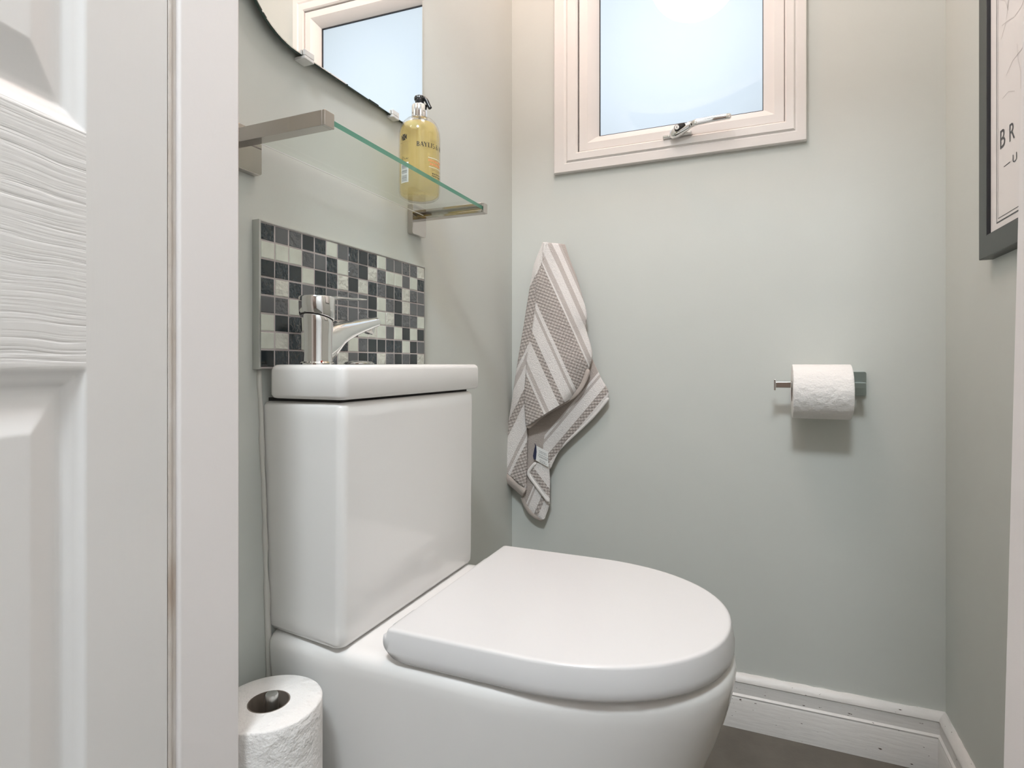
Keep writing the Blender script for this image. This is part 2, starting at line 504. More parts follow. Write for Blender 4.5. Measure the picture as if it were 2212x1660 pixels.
for j in range(len(zs) - 1):
    for i in range(len(us) - 1):
        f = bm.faces.new((V[j][i], V[j][i + 1], V[j + 1][i + 1], V[j + 1][i]))
        uc, zc = (us[i] + us[i + 1]) / 2, (zs[j] + zs[j + 1]) / 2
        f.material_index = 1 if (.7615 <= zc <= .927 and .0765 < uc < DW - .0765) else 0
        f.smooth = True
# edges and back
bk = [hinge + e * u - nrm * DT + Vector((0, 0, z)) for u, z in ((0, .008), (DW, .008), (DW, DH), (0, DH))]
B = [bm.verts.new(p) for p in bk]
bm.faces.new((B[0], B[3], B[2], B[1]))
bm.faces.new([B[0], B[1]] + [V[0][i] for i in range(len(us) - 1, -1, -1)])
bm.faces.new([B[3]] + [V[-1][i] for i in range(len(us))] + [B[2]])
bm.faces.new([B[0]] + [V[j][0] for j in range(len(zs))] + [B[3]])
bm.faces.new([B[1], B[2]] + [V[j][-1] for j in range(len(zs) - 1, -1, -1)])
bmesh.ops.recalc_face_normals(bm, faces=bm.faces)
door = mk('door_1', bm, [M['door_stile'], M['door_rail']], kind='structure')
sharp_by_angle(door.data, 50)
# lever handle on the free edge, both sides (behind the photographer)
for s, nm in ((1, 'door_handle'), (-1, 'door_handle')):
    base = hinge + e * (DW - .05) + nrm * (0 if s > 0 else -DT) + Vector((0, 0, .86))
    o1 = nrm * s
    bm = sweep([base, base + o1 * .008], (.024, .024), n=24)
    sweep([base, base + o1 * .05], (.009, .009), n=16, bm=bm)
    sweep([base + o1 * .045 + e * .008, base + o1 * .048 - e * .06, base + o1 * .043 - e * .11], [(.008, .009), (.007, .009), (.006, .008)], n=16, bm=bm, power=2.6)
    mk(nm, fixn(bm), M['chrome_soft'], parent=door, smooth='auto')

# ------------------------------------------------------------------ window
win = bpy.data.objects.new('window_1', None); COL.objects.link(win)
win.location = ((WX0 + WX1) / 2, YB, WZ0); win['kind'] = 'structure'
def ring_frame(prof, O, W, bm=None):
    """mitred frame: O = outer edges (x0, x1, z0, z1), W = member widths (left, right, bottom, top), prof = (share of the width, y)"""
    rings = []
    for q, y in prof:
        x0, x1, z0, z1 = O[0] + W[0] * q, O[1] - W[1] * q, O[2] + W[2] * q, O[3] - W[3] * q
        rings.append([(x0, y, z0), (x1, y, z0), (x1, y, z1), (x0, y, z1)])
    return fixn(loft(rings + [rings[0]], bm, cap0=False, cap1=False))
F0 = YB - .012
OF, WF = (WX0, WX1, WZ0, WZ1), (.0595, .0400, .0435, .050)
bm = ring_frame([(0, YB + .002), (0, F0 + .003), (.04, F0), (.44, F0 - .0015), (.52, F0 + .001), (.60, F0 - .003), (.93, F0 - .003), (1, F0), (1, YB + .03), (.22, YB + .03), (.22, YB + .002)], OF, WF)
mk('window_frame', bm, M['upvc'], parent=win, smooth='auto', angle=25)
OS = (WX0 + WF[0], WX1 - WF[1], WZ0 + WF[2], WZ1 - WF[3])
G = (.0022, .0008, .0008, .0016)
bm = ring_frame([(0, F0 + .008), (1, F0 + .008), (1, YB + .03), (0, YB + .03)], OS, G)
mk('window_seal', bm, M['gasket'], parent=win)
OS = (OS[0] + G[0], OS[1] - G[1], OS[2] + G[2], OS[3] - G[3])
WS = (.0430, .0395, .0385, .0410)
bm = ring_frame([(0, YB + .03), (0, F0 + .005), (.04, F0 + .003), (.48, F0 + .003), (.58, F0 + .006), (.88, F0 + .017), (1, F0 + .026), (1, YB + .026), (.5, YB + .03)], OS, WS)
mk('window_sash', bm, M['upvc'], parent=win, smooth='auto', angle=25)
OG = (OS[0] + WS[0] - .0006, OS[1] - WS[1] + .0006, OS[2] + WS[2] - .0006, OS[3] - WS[3] + .0006)
bm = ring_frame([(0, F0 + .027), (1, F0 + .027), (1, F0 + .032), (0, F0 + .032)], OG, (.0022, .0022, .0022, .0022))
mk('window_gasket', bm, M['gasket'], parent=win)
# the frosted pane: sealed unit, faces bowed in very slightly
GX0, GX1, GZ0, GZ1 = OG[0] - .008, OG[1] + .008, OG[2] - .008, OG[3] + .008
bm = bmesh.new()
N = 24
V = [[bm.verts.new((GX0 + (GX1 - GX0) * i / N, F0 + .0335 + .0045 * (1 - (2 * i / N - 1) ** 2) * (1 - (2 * j / N - 1) ** 2), GZ0 + (GZ1 - GZ0) * j / N)) for i in range(N + 1)] for j in range(N + 1)]
for j in range(N):
    for i in range(N): bm.faces.new((V[j][i], V[j][i + 1], V[j + 1][i + 1], V[j + 1][i])).smooth = True
mk('window_pane', bm, M['frosted'], parent=win)
# handle: backplate, key-locking hub, cranked lever
hy = F0 + .003
hx, hz = -.163, H + .4985
tl = Vector((1, 0, .045)).normalized()
def hp(a, d, up=0): return Vector((hx, hy - d, hz)) + tl * a + Vector((0, 0, up))
hdl = fixn(sweep([hp(-.0300, .0035), hp(-.028, .0035), hp(.030, .0035), hp(.032, .0035)], [(.0055, .0035), (.0085, .0045), (.0085, .0045), (.0055, .0035)], n=20, power=2.8))
handle = mk('window_handle', hdl, M['chrome'], parent=win, smooth=True)
bm = fixn(sweep([hp(-.010, .009), hp(-.008, .012), hp(.0, .016, .002), hp(.014, .021, .005), hp(.028, .026, .0085), hp(.034, .028, .0095)],
                [(.006, .006), (.0095, .010), (.0115, .0115), (.010, .0095), (.0065, .0075), (.0062, .007)], n=24, power=2.4))
mk('hub', bm, M['chrome'], parent=handle, smooth=True)
bm = fixn(sweep([hp(.033, .0285, .0095), hp(.045, .0315, .0095), hp(.075, .034, .0090), hp(.100, .0345, .0080), hp(.110, .0345, .0075), hp(.1125, .0345, .0074)],
                [(.0058, .0068), (.0052, .0066), (.0048, .0064), (.0048, .0062), (.0045, .0058), (.002, .003)], n=24, power=2.8))
mk('lever', bm, M['chrome'], parent=handle, smooth=True)
bm = fixn(sweep([hp(-.0015, .0285, .005), hp(.002, .0302, .006), hp(.012, .0318, .0085), hp(.020, .0325, .011)], [(.0012, .0058), (.0016, .0075), (.0015, .0055), (.001, .003)], n=18))
lk = mk('lock_surround', bm, M['black_gap'], parent=handle, smooth=True)
bm = fixn(lathe([(.0048, 0), (.0048, -.0022), (.0042, -.0028)], (hp(.0035, .0305, .0068)), 'Y', 24))
box(hp(.0035, 0).x - .0007, hp(.0035, 0).x + .0007, hp(0, .0336).y, hp(0, .0332).y, hp(.0035, 0, .0068).z - .002, hp(.0035, 0, .0068).z + .002, bm, 1)
mk('key_barrel', bm, [M['label_white'], M['black_gap']], parent=handle, smooth='auto')

# ------------------------------------------------------------------ toilet: pan, cistern, lid
toilet = thing('toilet', 'white close-coupled toilet with closed D-shaped lid and slim square cistern', 'toilet', (-.56, .70, 0))
YC = .7035
def dshape(x0, x1, hw, rc, n=28, sq=2.25, straight=.52, yc=YC, m=8):
    """plan outline: square at the back (x0), round at the front (x1)"""
    xs = x0 + (x1 - x0) * straight
    pts = []
    for i in range(n + 1):                               # front curve from near side round to far side
        a = -PI / 2 + PI * i / n
        cx = abs(math.cos(a)) ** (2 / sq); sy = math.copysign(abs(math.sin(a)) ** (2 / sq), math.sin(a))
        pts.append((xs + (x1 - xs) * cx, yc + hw * sy))
    for i in range(1, m + 1): pts.append((xs + (x0 + rc - xs) * (1 - (1 - i / m) ** 1.6), yc + hw))
    for i in range(1, 7):
        a = PI / 2 + PI / 2 * i / 6
        pts.append((x0 + rc + rc * math.cos(a), yc + hw - rc + rc * math.sin(a)))
    for i in range(1, 9): pts.append((x0, yc + hw - rc - (2 * hw - 2 * rc) * i / 8))
    for i in range(1, 7):
        a = PI + PI / 2 * i / 6
        pts.append((x0 + rc + rc * math.cos(a), yc - hw + rc + rc * math.sin(a)))
    for i in range(1, m): pts.append((x0 + rc + (xs - x0 - rc) * (i / m) ** 1.6, yc - hw))
    return pts
# pan: fully skirted, drawn in below the rim
lv = [  # z, front x, half width, back corner radius
    (0.0, -.175, .120, .012), (.02, -.168, .124, .012), (.10, -.142, .133, .012), (.18, -.108, .143, .012), (.26, -.0755, .1515, .012),
    (.31, -.0545, .1565, .012), (.35, -.0385, .1605, .012), (.385, -.028, .1638, .012), (.405, -.0235, .1655, .012),
    (.417, -.0222, .1662, .012), (.424, -.0232, .1650, .012), (.4290, -.0275, .1605, .012), (.4315, -.035, .153, .012), (.432, -.044, .144, .012)]
rings = []
for z, xf, hw, rc in lv:
    rings.append([(x, y, z) for x, y in dshape(-.559, xf, hw, rc, straight=.50, sq=2.2)])
bm = fixn(loft(rings))
pan = mk('pan', bm, M['ceramic'], parent=toilet, smooth=True)
# cistern
def cist_ring(z, t, ins):
    y0 = .5330 + .0008 * t; yb0 = .5345 + .0115 * t
    y1 = .8665; x1 = -.4365 - .0025 * t
    r = .011
    pts = []
    cs = [(-.559 + ins, yb0 + ins, 0), (x1 - ins, y0 + ins, 1), (x1 - ins, y1 - ins, 2), (-.559 + ins, y1 - ins, 3)]
    for (cx, cy, k) in cs:
        if k in (1, 2):
            a0 = -90 if k == 1 else 0
            for i in range(7):
                a = math.radians(a0 + 15 * i)
                sx, sy = cx - r, cy + (r if k == 1 else -r)
                pts.append((sx + r * math.cos(a), sy + r * math.sin(a), z))
        else: pts.append((cx, cy, z))
    return pts
zt, zb = .7195, .4325
prof = [(zb, .010), (zb + .0006, .006), (zb + .003, .0025), (zb + .008, .0004), (zb + .02, 0), (zb + .15, 0), (zt - .02, 0), (zt - .006, .0005), (zt - .002, .0025), (zt, .006)]
bm = fixn(loft([cist_ring(z, (zt - z) / (zt - zb), i) for z, i in prof]))
mk('cistern', bm, M['ceramic'], parent=toilet, smooth='auto', angle=45)
# lid: thick wrap-over D with a rolled back corner
rings = []
zl0, zl1 = .4335, .4685
prof = [(zl0, .006, -.0), (zl0 + .0008, .0025, 0), (zl0 + .004, .0005, 0), (zl0 + .012, 0, 0), (zl0 + .024, .0022, 0), (zl1 - .0034, .0036, 0), (zl1 - .0016, .0042, 0), (zl1 - .0005, .0054, 0), (zl1, .0072, 0), (zl1 + .0001, .010, 0)]
for z, ins, _ in prof:
    ring = []
    for x, y in dshape(-.3865 + ins, -.0240 - ins, .1665 - ins, .004, straight=.44, sq=2.12, n=40, m=30):
        zz = z
        bx = max(0, x + .3865)
        if bx < .036:                                    # the back bottom edge rolls up to the hinge
            zz = max(z, min(zl1 - .003, zl0 + .027 * (1 - math.sqrt(max(0, 1 - (1 - bx / .036) ** 2)))) + (z - zl0) * .05)
        ring.append((x, y, zz))
    rings.append(ring)
mk('lid', fixn(loft(rings)), M['seat_plastic'], parent=toilet, smooth=True)
for y in (.60, .807):
    bm = bmesh.new()
    lathe([(.011, -.02), (.011, .02)], (-.392, y, .4465), 'Y', 20, bm)
    lathe([(.012, 0), (.012, .012)], (-.396, y, .4315), 'Z', 20, bm)
    mk('hinge', fixn(bm), M['seat_plastic'], parent=toilet, smooth='auto')

# ------------------------------------------------------------------ washbasin that sits on the cistern as its lid
basin = thing('washbasin', 'slim white ceramic basin tray topping the cistern under the mosaic', 'washbasin', (-.50, .70, .7225))
bx0, bx1, by0, by1, bz0, bz1 = -.5475, -.4335, .5290, .8835, .7228, .7640
def brect(ins, z, r, n=6):
    pts = rrect((bx0 + bx1) / 2, (by0 + by1) / 2, bx1 - bx0 - 2 * ins, by1 - by0 - 2 * ins, r, n)
    return [(x, y, z) for x, y in pts]
def bowl(x0, x1, y0, y1, z, r):
    return [(x, y, z) for x, y in rrect((x0 + x1) / 2, (y0 + y1) / 2, x1 - x0, y1 - y0, r, 6)]
rings = [brect(.006, bz0, .008), brect(.002, bz0 + .0012, .011), brect(.0, bz0 + .005, .012), brect(0, bz1 - .007, .012), brect(.0012, bz1 - .003, .012), brect(.004, bz1 - .0006, .011), brect(.008, bz1, .010),
         bowl(-.532, -.450, .642, .868, bz1, .014), bowl(-.529, -.453, .645, .865, bz1 - .003, .014), bowl(-.526, -.456, .65, .86, bz1 - .02, .016), bowl(-.518, -.464, .66, .85, bz1 - .031, .018)]
mk('basin', fixn(loft(rings)), M['ceramic'], parent=basin, smooth='auto', angle=50)
bm = box(-.556, -.448, .540, .860, .7190, .7232)
mk('gap_shadow', bm, M['black_gap'], parent=basin)  # dark slab stands in for the shadow between basin and cistern
bm = fixn(lathe([(.017, 0), (.0195, .0006), (.0195, .0016), (.017, .0032), (.009, .0046), (.002, .005)], (-.478, .6155, bz1), 'Z', 40))
mk('flush_button', bm, M['chrome'], parent=basin, smooth='auto')

# ------------------------------------------------------------------ tap
TX, TY = -.500, .562
tap = thing('tap', 'chrome mixer tap with slanted spout on the basin', 'tap', (TX, TY, bz1))
def tz(z): return bz1 + z
bm = fixn(lathe([(.0205, 0), (.0205, .002), (.0188, .0035), (.0182, .012), (.0184, .035), (.0192, .050), (.0196, .0545), (.0190, .0560)], (TX, TY, bz1), 'Z', 48))
# cut the body top on a slant (seam drops towards the spout)
for v in bm.verts:
    h = v.co.z - bz1
    if h > .03: v.co.z += (-(v.co.y - TY) * .28) * (h - .03) / .026
mk('body', bm, M['chrome'], parent=tap, smooth='auto')
bm = fixn(lathe([(.0188, .0548), (.0188, .0580)], (TX, TY, bz1), 'Z', 48))
for v in bm.verts: v.co.z += -(v.co.y - TY) * .28
mk('seam', bm, M['black_gap'], parent=tap, smooth='auto')
bm = fixn(lathe([(.0202, .0574), (.0210, .0585), (.0214, .072), (.0216, .0815), (.0208, .0832), (.019, .0838)], (TX, TY, bz1), 'Z', 48))
for v in bm.verts:
    h = v.co.z - bz1
    v.co.z += -(v.co.y - TY) * .28 * max(0, (.0835 - h) / .026)
mk('cap', bm, M['chrome'], parent=tap, smooth='auto')
bm = fixn(sweep([(TX, TY + .004, tz(.0815)), (TX, TY + .025, tz(.0840)), (TX, TY + .055, tz(.0862)), (TX, TY + .084, tz(.0882)), (TX, TY + .089, tz(.0885))],
                [(.0175, .0030), (.0165, .0024), (.0125, .0018), (.0095, .0016), (.008, .001)], n=24, power=3))
mk('lever', bm, M['chrome'], parent=tap, smooth='auto')
# spout: flares out of the body, rises and thins towards the outlet
pth = smooth_poly([(TX, TY + .002, tz(.022)), (TX, TY + .018, tz(.0285)), (TX, TY + .036, tz(.0385)), (TX, TY + .060, tz(.0465)), (TX, TY + .087, tz(.0535)), (TX, TY + .108, tz(.0585)), (TX, TY + .1145, tz(.0595))], 30)
sec = []
for i in range(30):
    q = i / 29
    hh = .0205 * (1 - q) ** 2.2 + .0072
    ww = .0125 + .003 * (1 - q)
    if q > .93: k = math.sqrt(max(.02, 1 - ((q - .93) / .07) ** 2)); hh *= .35 + .65 * k; ww *= .35 + .65 * k
    sec.append((ww, hh))
mk('spout', fixn(sweep(pth, sec, n=28, power=2.7)), M['chrome'], parent=tap, smooth=True)
bm = fixn(lathe([(.0078, 0), (.0078, -.010), (.0068, -.0105)], (TX, TY + .105, tz(.0540)), 'Z', 28))
bmesh.ops.rotate(bm, verts=bm.verts, cent=(TX, TY + .105, tz(.0540)), matrix=Matrix.Rotation(-.35, 3, 'X'))
mk('aerator', bm, M['chrome'], parent=tap, smooth='auto')
bm = fixn(lathe([(.0012, -.0002), (.0016, .0004), (.0008, .0012)], (TX + .017, TY - .0105, bz1 + .0035), 'Z', 12))
mk('temperature_mark', bm, M['red_dot'], parent=tap, smooth=True)

# ------------------------------------------------------------------ mosaic splashback
SY0, SY1, SZT, SZB = .5214, .8937, H + .1715, H - .006
sp = thing('mosaic_splashback', 'rectangular splashback of black, grey and pale glass mosaic tiles', 'splashback', (XL, (SY0 + SY1) / 2, SZB))
XS = XL + .0085
mk('grout_bed', box(XL, XS + .0004, SY0, SY1, SZB, SZT), M['grout'], parent=sp)
PATT = ["wgrkwlgwkwlggrrp", "lllrgwlrkprllglw", "kwklkwpkpwrkwprg", "wpwgwgrrgklrkpgg", "grlwgrrgrklpkrrl",
        "lkwgrwlklplglklk", "lpwlgkwlrkkwwlkg", "kwwglrpgkwprkrkp", ]
# rows top to bottom; k black, w rippled charcoal, g grey, r rippled grey, l pale, p rippled pale
cw = (SY1 - SY0) / 16; ch = (SZT - SZB) / 8.05
tiles = {}
for r in range(8):
    for c in range(16):
        k = PATT[r][c]
        b_ = tiles.setdefault(k, bmesh.new())
        y0 = SY0 + c * cw + .0010; y1 = y0 + cw - .0020
        z1 = SZT - r * ch - .0010; z0 = z1 - ch + .0020
        j = random.uniform(-.0003, .0003)
        # pillow-edged tile
        d = .0008
        rg = [[(XS - .0014, y0, z0), (XS - .0014, y1, z0), (XS - .0014, y1, z1), (XS - .0014, y0, z1)],
              [(XS + .0005 + j, y0, z0), (XS + .0005 + j, y1, z0), (XS + .0005 + j, y1, z1), (XS + .0005 + j, y0, z1)],
              [(XS + .0013 + j, y0 + d, z0 + d), (XS + .0013 + j, y1 - d, z0 + d), (XS + .0013 + j, y1 - d, z1 - d), (XS + .0013 + j, y0 + d, z1 - d)]]
        loft(rg, b_, cap0=False)
nm = {'k': 'black_tiles', 'w': 'charcoal_tiles', 'g': 'grey_tiles', 'r': 'rippled_grey_tiles', 'l': 'pale_tiles', 'p': 'rippled_pale_tiles'}
mall = bmesh.new(); mlist = []
for i, (k, b_) in enumerate(tiles.items()):
    for f in b_.faces: f.material_index = i
    tmp = bpy.data.meshes.new('tmp'); b_.to_mesh(tmp); b_.free(); mall.from_mesh(tmp); bpy.data.meshes.remove(tmp)
    mlist.append(M['t_' + k])
mk('mosaic_tile_field', fixn(mall), mlist, parent=sp)
def edge_trim(y0, y1, z0, z1, xo, nm_):
    mk(nm_, box(XL, xo, y0, y1, z0, z1), M['alu'], parent=sp, bevel=.0006, seg=2)
edge_trim(SY0 - .0030, SY0, SZB - .001, SZT + .002, XS + .0028, 'edge_trim')
edge_trim(SY1, SY1 + .002, SZB, SZT + .002, XS + .0018, 'edge_trim')
edge_trim(SY0, SY1, SZT, SZT + .002, XS + .0018, 'edge_trim')

# ------------------------------------------------------------------ glass shelf on two chrome brackets
shelf = thing('glass_shelf', 'clear glass wall shelf with green edge and square chrome brackets', 'shelf', (XL, .69, H + .24))
gz0, gz1 = H + .2605, H + .2665
GXF = -.428
bm = box(XL + .018, GXF, .498, .884, gz0, gz1)
for f in bm.faces:
    if abs(f.normal.z) < .5: f.material_index = 1
bm.normal_update()
for f in bm.faces: f.material_index = 1 if f.normal.x > .5 else 0
mk('glass_panel', bm, [M['shelf_glass'], M['glass_edge']], parent=shelf)
mk('edge_highlight', box(XL + .0172, XL + .0182, .506, .8765, gz0 - .0002, gz0 + .0012), M['clip'], parent=shelf)  # white strip stands in for the highlight along the glass's back edge
for y0, s in ((.489, 1), (.8765, -1)):
    y1 = y0 + .0155
    # square bar with a slot for the glass
    yo0, yo1 = y0, y1
    g = .0008
    bm = bmesh.new()
    zb_, zt_ = H + .2550, H + .2715
    if s > 0: prof = [(y0, zb_), (y1, zb_), (y1, gz0 - g), (y0 + .006, gz0 - g), (y0 + .006, gz1 + g), (y1, gz1 + g), (y1, zt_), (y0, zt_)]
    else: prof = [(y0, zb_), (y1, zb_), (y1, zt_), (y0, zt_), (y0, gz1 + g), (y1 - .006, gz1 + g), (y1 - .006, gz0 - g), (y0, gz0 - g)]
    prism(prof, 'X', XL + .008, -.4285, bm)
    box(-.4287, -.4245, y0, y1, zb_, zt_, bm)
    br = mk('bracket_arm', bm, M['nickel'], parent=shelf, bevel=.0006, seg=2)
    pl = [(y, z) for y, z in rrect((y0 + y1) / 2 + (.0085 if s > 0 else -.0085), H + .2515, (.0365 if s > 0 else .044), .052, .004)]
    bm = prism(pl, 'X', XL, XL + .0105)
    mk('wall_plate', bm, M['nickel'], parent=shelf, bevel=.0008, seg=2)

# ------------------------------------------------------------------ hand-wash bottle
BC = Vector((-.5055, .8060, gz1 + .0002)); BR = .0335
soap = thing('soap_bottle', 'clear pump bottle of yellow hand wash standing on the glass shelf', 'bottle', BC)
toc = Vector((-BC.x, -BC.y, 0)).normalized(); rgt = Vector((-toc.y, toc.x, 0))
def bl(phi, z, r=BR):                                   # a point on the bottle wall; phi from the front, to the right
    return BC + toc * (math.cos(phi) * r) + rgt * (math.sin(phi) * r) + Vector((0, 0, z))
body = [(.020, .0), (.027, .0006), (.0312, .0035), (.0330, .009), (BR, .014), (BR, .099), (.0328, .107), (.0305, .1150), (.0268, .1220), (.0215, .1275), (.0160, .1308), (.0120, .1322), (.0118, .135)]
mk('bottle_body', fixn(lathe(body, BC, 'Z', 64)), M['bottle_clear'], parent=soap, smooth='auto')
liq = [(.018, .0022), (.0255, .0028), (.0298, .0055), (.0316, .010), (.0320, .0145), (.0320, .099), (.0313, .1065), (.0290, .1142), (.0262, .1190), (.0255, .1192)]
mk('liquid', fixn(lathe(liq, BC, 'Z', 64)), M['soap'], parent=soap, smooth='auto')
mk('dip_tube', fixn(lathe([(.0022, .006), (.0022, .13)], BC, 'Z', 12)), M['clip'], parent=soap, smooth='auto')
col = [(.0125, .1310), (.0128, .1320), (.0128, .1505), (.0122, .1518), (.008, .1520)]
mk('collar', fixn(lathe(col, BC, 'Z', 48)), M['chrome'], parent=soap, smooth='auto')
pump = fixn(lathe([(.0066, .1518), (.0070, .1530), (.0072, .1602), (.0086, .1612), (.0089, .1646), (.0078, .1667), (.004, .1675)], BC, 'Z', 32))
nd = (rgt * .93 + toc * .37).normalized()
npth = [BC + Vector((0, 0, .1632)), BC + nd * .0075 + Vector((0, 0, .1634)), BC + nd * .0120 + Vector((0, 0, .1590)), BC + nd * .0155 + Vector((0, 0, .1515)), BC + nd * .0180 + Vector((0, 0, .1465))]
sweep(smooth_poly([tuple(p) for p in npth], 18), (.0034, .0032), n=16, bm=pump)
mk('pump_head', fixn(pump), M['black_plastic'], parent=soap, smooth='auto')
# printing on the wall of the bottle
def print_quad(bm, phi0, phi1, z0, z1, mi=0, r=BR + .00025, n=4):
    for i in range(n):
        a, b = phi0 + (phi1 - phi0) * i / n, phi0 + (phi1 - phi0) * (i + 1) / n
        vs = [bm.verts.new(bl(p, z, r)) for p, z in ((a, z0), (b, z0), (b, z1), (a, z1))]
        bm.faces.new(vs).material_index = mi
def seg(bm, p, q, w, phi0, z0, mi=0, r=BR + .00025):
    """one stroke of a letter; p, q in metres from the letter's foot"""
    d = Vector((q[0] - p[0], q[1] - p[1])); L = d.length or 1e-6
    k = Vector((-d.y, d.x)) / L * w / 2
    pts = [(p[0] + k.x, p[1] + k.y), (p[0] - k.x, p[1] - k.y), (q[0] - k.x, q[1] - k.y), (q[0] + k.x, q[1] + k.y)]
    bm.faces.new([bm.verts.new(bl(phi0 + a / BR, z0 + b, r)) for a, b in pts]).material_index = mi
TK, TN = .20, .075                                       # thick and thin strokes, in cap heights
def arc(cx, cy, rx, ry, a0, a1, n=8):
    return [(cx + rx * math.cos(math.radians(a0 + (a1 - a0) * i / n)), cy + ry * math.sin(math.radians(a0 + (a1 - a0) * i / n))) for i in range(n + 1)]
def chain(pts, w0, w1=None):
    m = len(pts) - 1; out = []
    for i in range(m):
        f = math.sin(PI * (i + .5) / m)
        out.append((pts[i], pts[i + 1], w0 + ((w1 if w1 is not None else w0) - w0) * f))
    return out
def stem(x): return [((x, 0), (x, 1), TK), ((x - .16, .02), (x + .16, .02), .05), ((x - .16, .98), (x + .16, .98), .05)]
GL = {
 'B': stem(.18) + chain(arc(.2, .75, .36, .23, 90, -90), TN, TK) + chain(arc(.2, .26, .42, .25, 90, -90), TN, TK),
 'A': [((.02, 0), (.36, 1), TN), ((.36, 1), (.70, 0), TK), ((.15, .35), (.56, .35), TN), ((-.08, .02), (.14, .02), .05), ((.56, .02), (.84, .02), .05)],
 'Y': [((.05, 1), (.36, .45), TK), ((.66, 1), (.36, .45), TN), ((.36, .47), (.36, 0), TK), ((.2, .02), (.52, .02), .05), ((-.06, .98), (.2, .98), .05), ((.54, .98), (.78, .98), .05)],
 'L': stem(.18) + [((.18, .03), (.60, .03), TN), ((.59, 0), (.62, .25), TN)],
 'I': stem(.18),
 'S': chain(arc(.30, .74, .22, .23, 40, 270, 8), TN, TK * .7) + chain(arc(.30, .26, .24, .25, 90, -140, 8), TN, TK * .9),
 '&': chain(arc(.32, .78, .16, .19, 0, 360, 10), TN, TK * .7) + chain(arc(.28, .26, .24, .25, 60, 330, 10), TN, TK * .9) + [((.2, .66), (.72, .0), TK * .8), ((.5, .2), (.68, .5), TN)],
 'H': stem(.18) + stem(.72) + [((.18, .5), (.72, .5), TN)],
 'E': stem(.18) + [((.18, .03), (.58, .03), TN), ((.18, .97), (.56, .97), TN), ((.18, .52), (.46, .52), TN), ((.57, 0), (.6, .22), TN), ((.55, 1), (.57, .8), TN)],
 'N': [((.12, 0), (.12, 1), TN), ((.12, 1), (.68, 0), TK), ((.68, 0), (.68, 1), TN), ((-.04, .02), (.28, .02), .05), ((.54, .98), (.84, .98), .05)],
 'G': chain(arc(.36, .5, .32, .49, 45, 320, 12), TN, TK * .8) + [((.64, .0), (.64, .42), TK * .8)],
}
AD = {'B': .78, 'A': .84, 'Y': .82, 'L': .70, 'I': .44, 'S': .68, '&': .95, 'H': 1.0, 'E': .72, 'N': .90, 'G': .82, ' ': .28}
def serif(bm, s, phi, z, h, sp=0, mi=0):
    for ch_ in s:
        for p, q, w in GL.get(ch_, []):
            seg(bm, (p[0] * h, p[1] * h), (q[0] * h, q[1] * h), w * h, phi, z, mi)
        phi += (AD[ch_] * h + sp) / BR
    return phi
bm = bmesh.new()
serif(bm, 'BAYLIS & H', math.radians(-8.5), .0745, .0072, .00015)
serif(bm, 'ENGL', math.radians(29), .0660, .0034, .0028, 1)
print_quad(bm, .52, .60, .0845, .0865, 1, n=2); print_quad(bm, .66, .72, .0845, .0865, 1, n=2); print_quad(bm, .78, .84, .0845, .0865, 1, n=2)
# right-hand block: white rules, two coral lines, dark small print
print_quad(bm, .40, 1.25, .0583, .0591, 2, n=8); print_quad(bm, .44, 1.25, .0437, .0444, 2, n=8)
for zz in (.0525, .0470):
    a = .42 if zz > .05 else .50
    while a < 1.2: w = random.uniform(.03, .09); print_quad(bm, a, a + w, zz, zz + .0036, 3, n=1); a += w + .035
for zz, a in ((.0395, .54), (.0335, .62), (.0300, .60)):
    while a < 1.2: w = random.uniform(.03, .1); print_quad(bm, a, a + w, zz, zz + .0016, 1 if zz > .035 else 0, n=1); a += w + .03
# crest on the left: two dark halves tied at the middle
def crest(p0, p1, za, zb_):
    pm = (p0 + p1) / 2; w = p1 - p0; zm = (za + zb_) / 2
    for pts in ([(p0, za), (p0 + w * .36, zm - .0006), (p0 + w * .36, zm + .0006), (p0, zb_)], [(p1, za), (p1 - w * .36, zm - .0006), (p1 - w * .36, zm + .0006), (p1, zb_)],
                [(pm - w * .30, za - .0004), (pm + w * .30, za - .0004), (pm + w * .08, zm), (pm - w * .08, zm)], [(pm - w * .08, zm), (pm + w * .08, zm), (pm + w * .30, zb_ + .0004), (pm - w * .30, zb_ + .0004)]):
        bm.faces.new([bm.verts.new(bl(a, b, BR + .00025)) for a, b in pts]).material_index = 0
crest(-.98, -.64, .0862, .0950)
print_quad(bm, -1.08, -.50, .0822, .0836, 1, n=5)
for i in range(9):
    zz = .0795 - i * .00165; a = -1.04
    while a < -.56: w = random.uniform(.03, .12); print_quad(bm, a, min(a + w, -.54), zz, zz + .0007, 1, n=1); a += w + .025
print_quad(bm, -1.02, -.56, .0632, .0638, 1, n=5)
sg = [(-.0330, .0560), (-.0305, .0610), (-.0300, .0545), (-.0275, .0600), (-.0262, .0560), (-.0235, .0555), (-.0222, .0575), (-.0210, .0550), (-.0185, .0570)]
for p, q in zip(sg, sg[1:]): seg(bm, p, q, .0006, 0, 0, 0)
# barcode sticker
print_quad(bm, -1.02, -.54, .0188, .0505, 2, r=BR + .0002, n=6)
z_ = .0212
while z_ < .048:
    h_ = random.choice((.0006, .0010, .0015)); 
    if not (.0300 < z_ < .0312 or .0385 < z_ < .0400): print_quad(bm, -.96, -.62, z_, z_ + h_, 4, r=BR + .0004, n=5)
    z_ += h_ + random.choice((.0005, .0009))
mk('label_print', bm, [M['label_black'], M['label_gold'], M['label_white'], M['label_coral'], M['label_grey']], parent=soap)

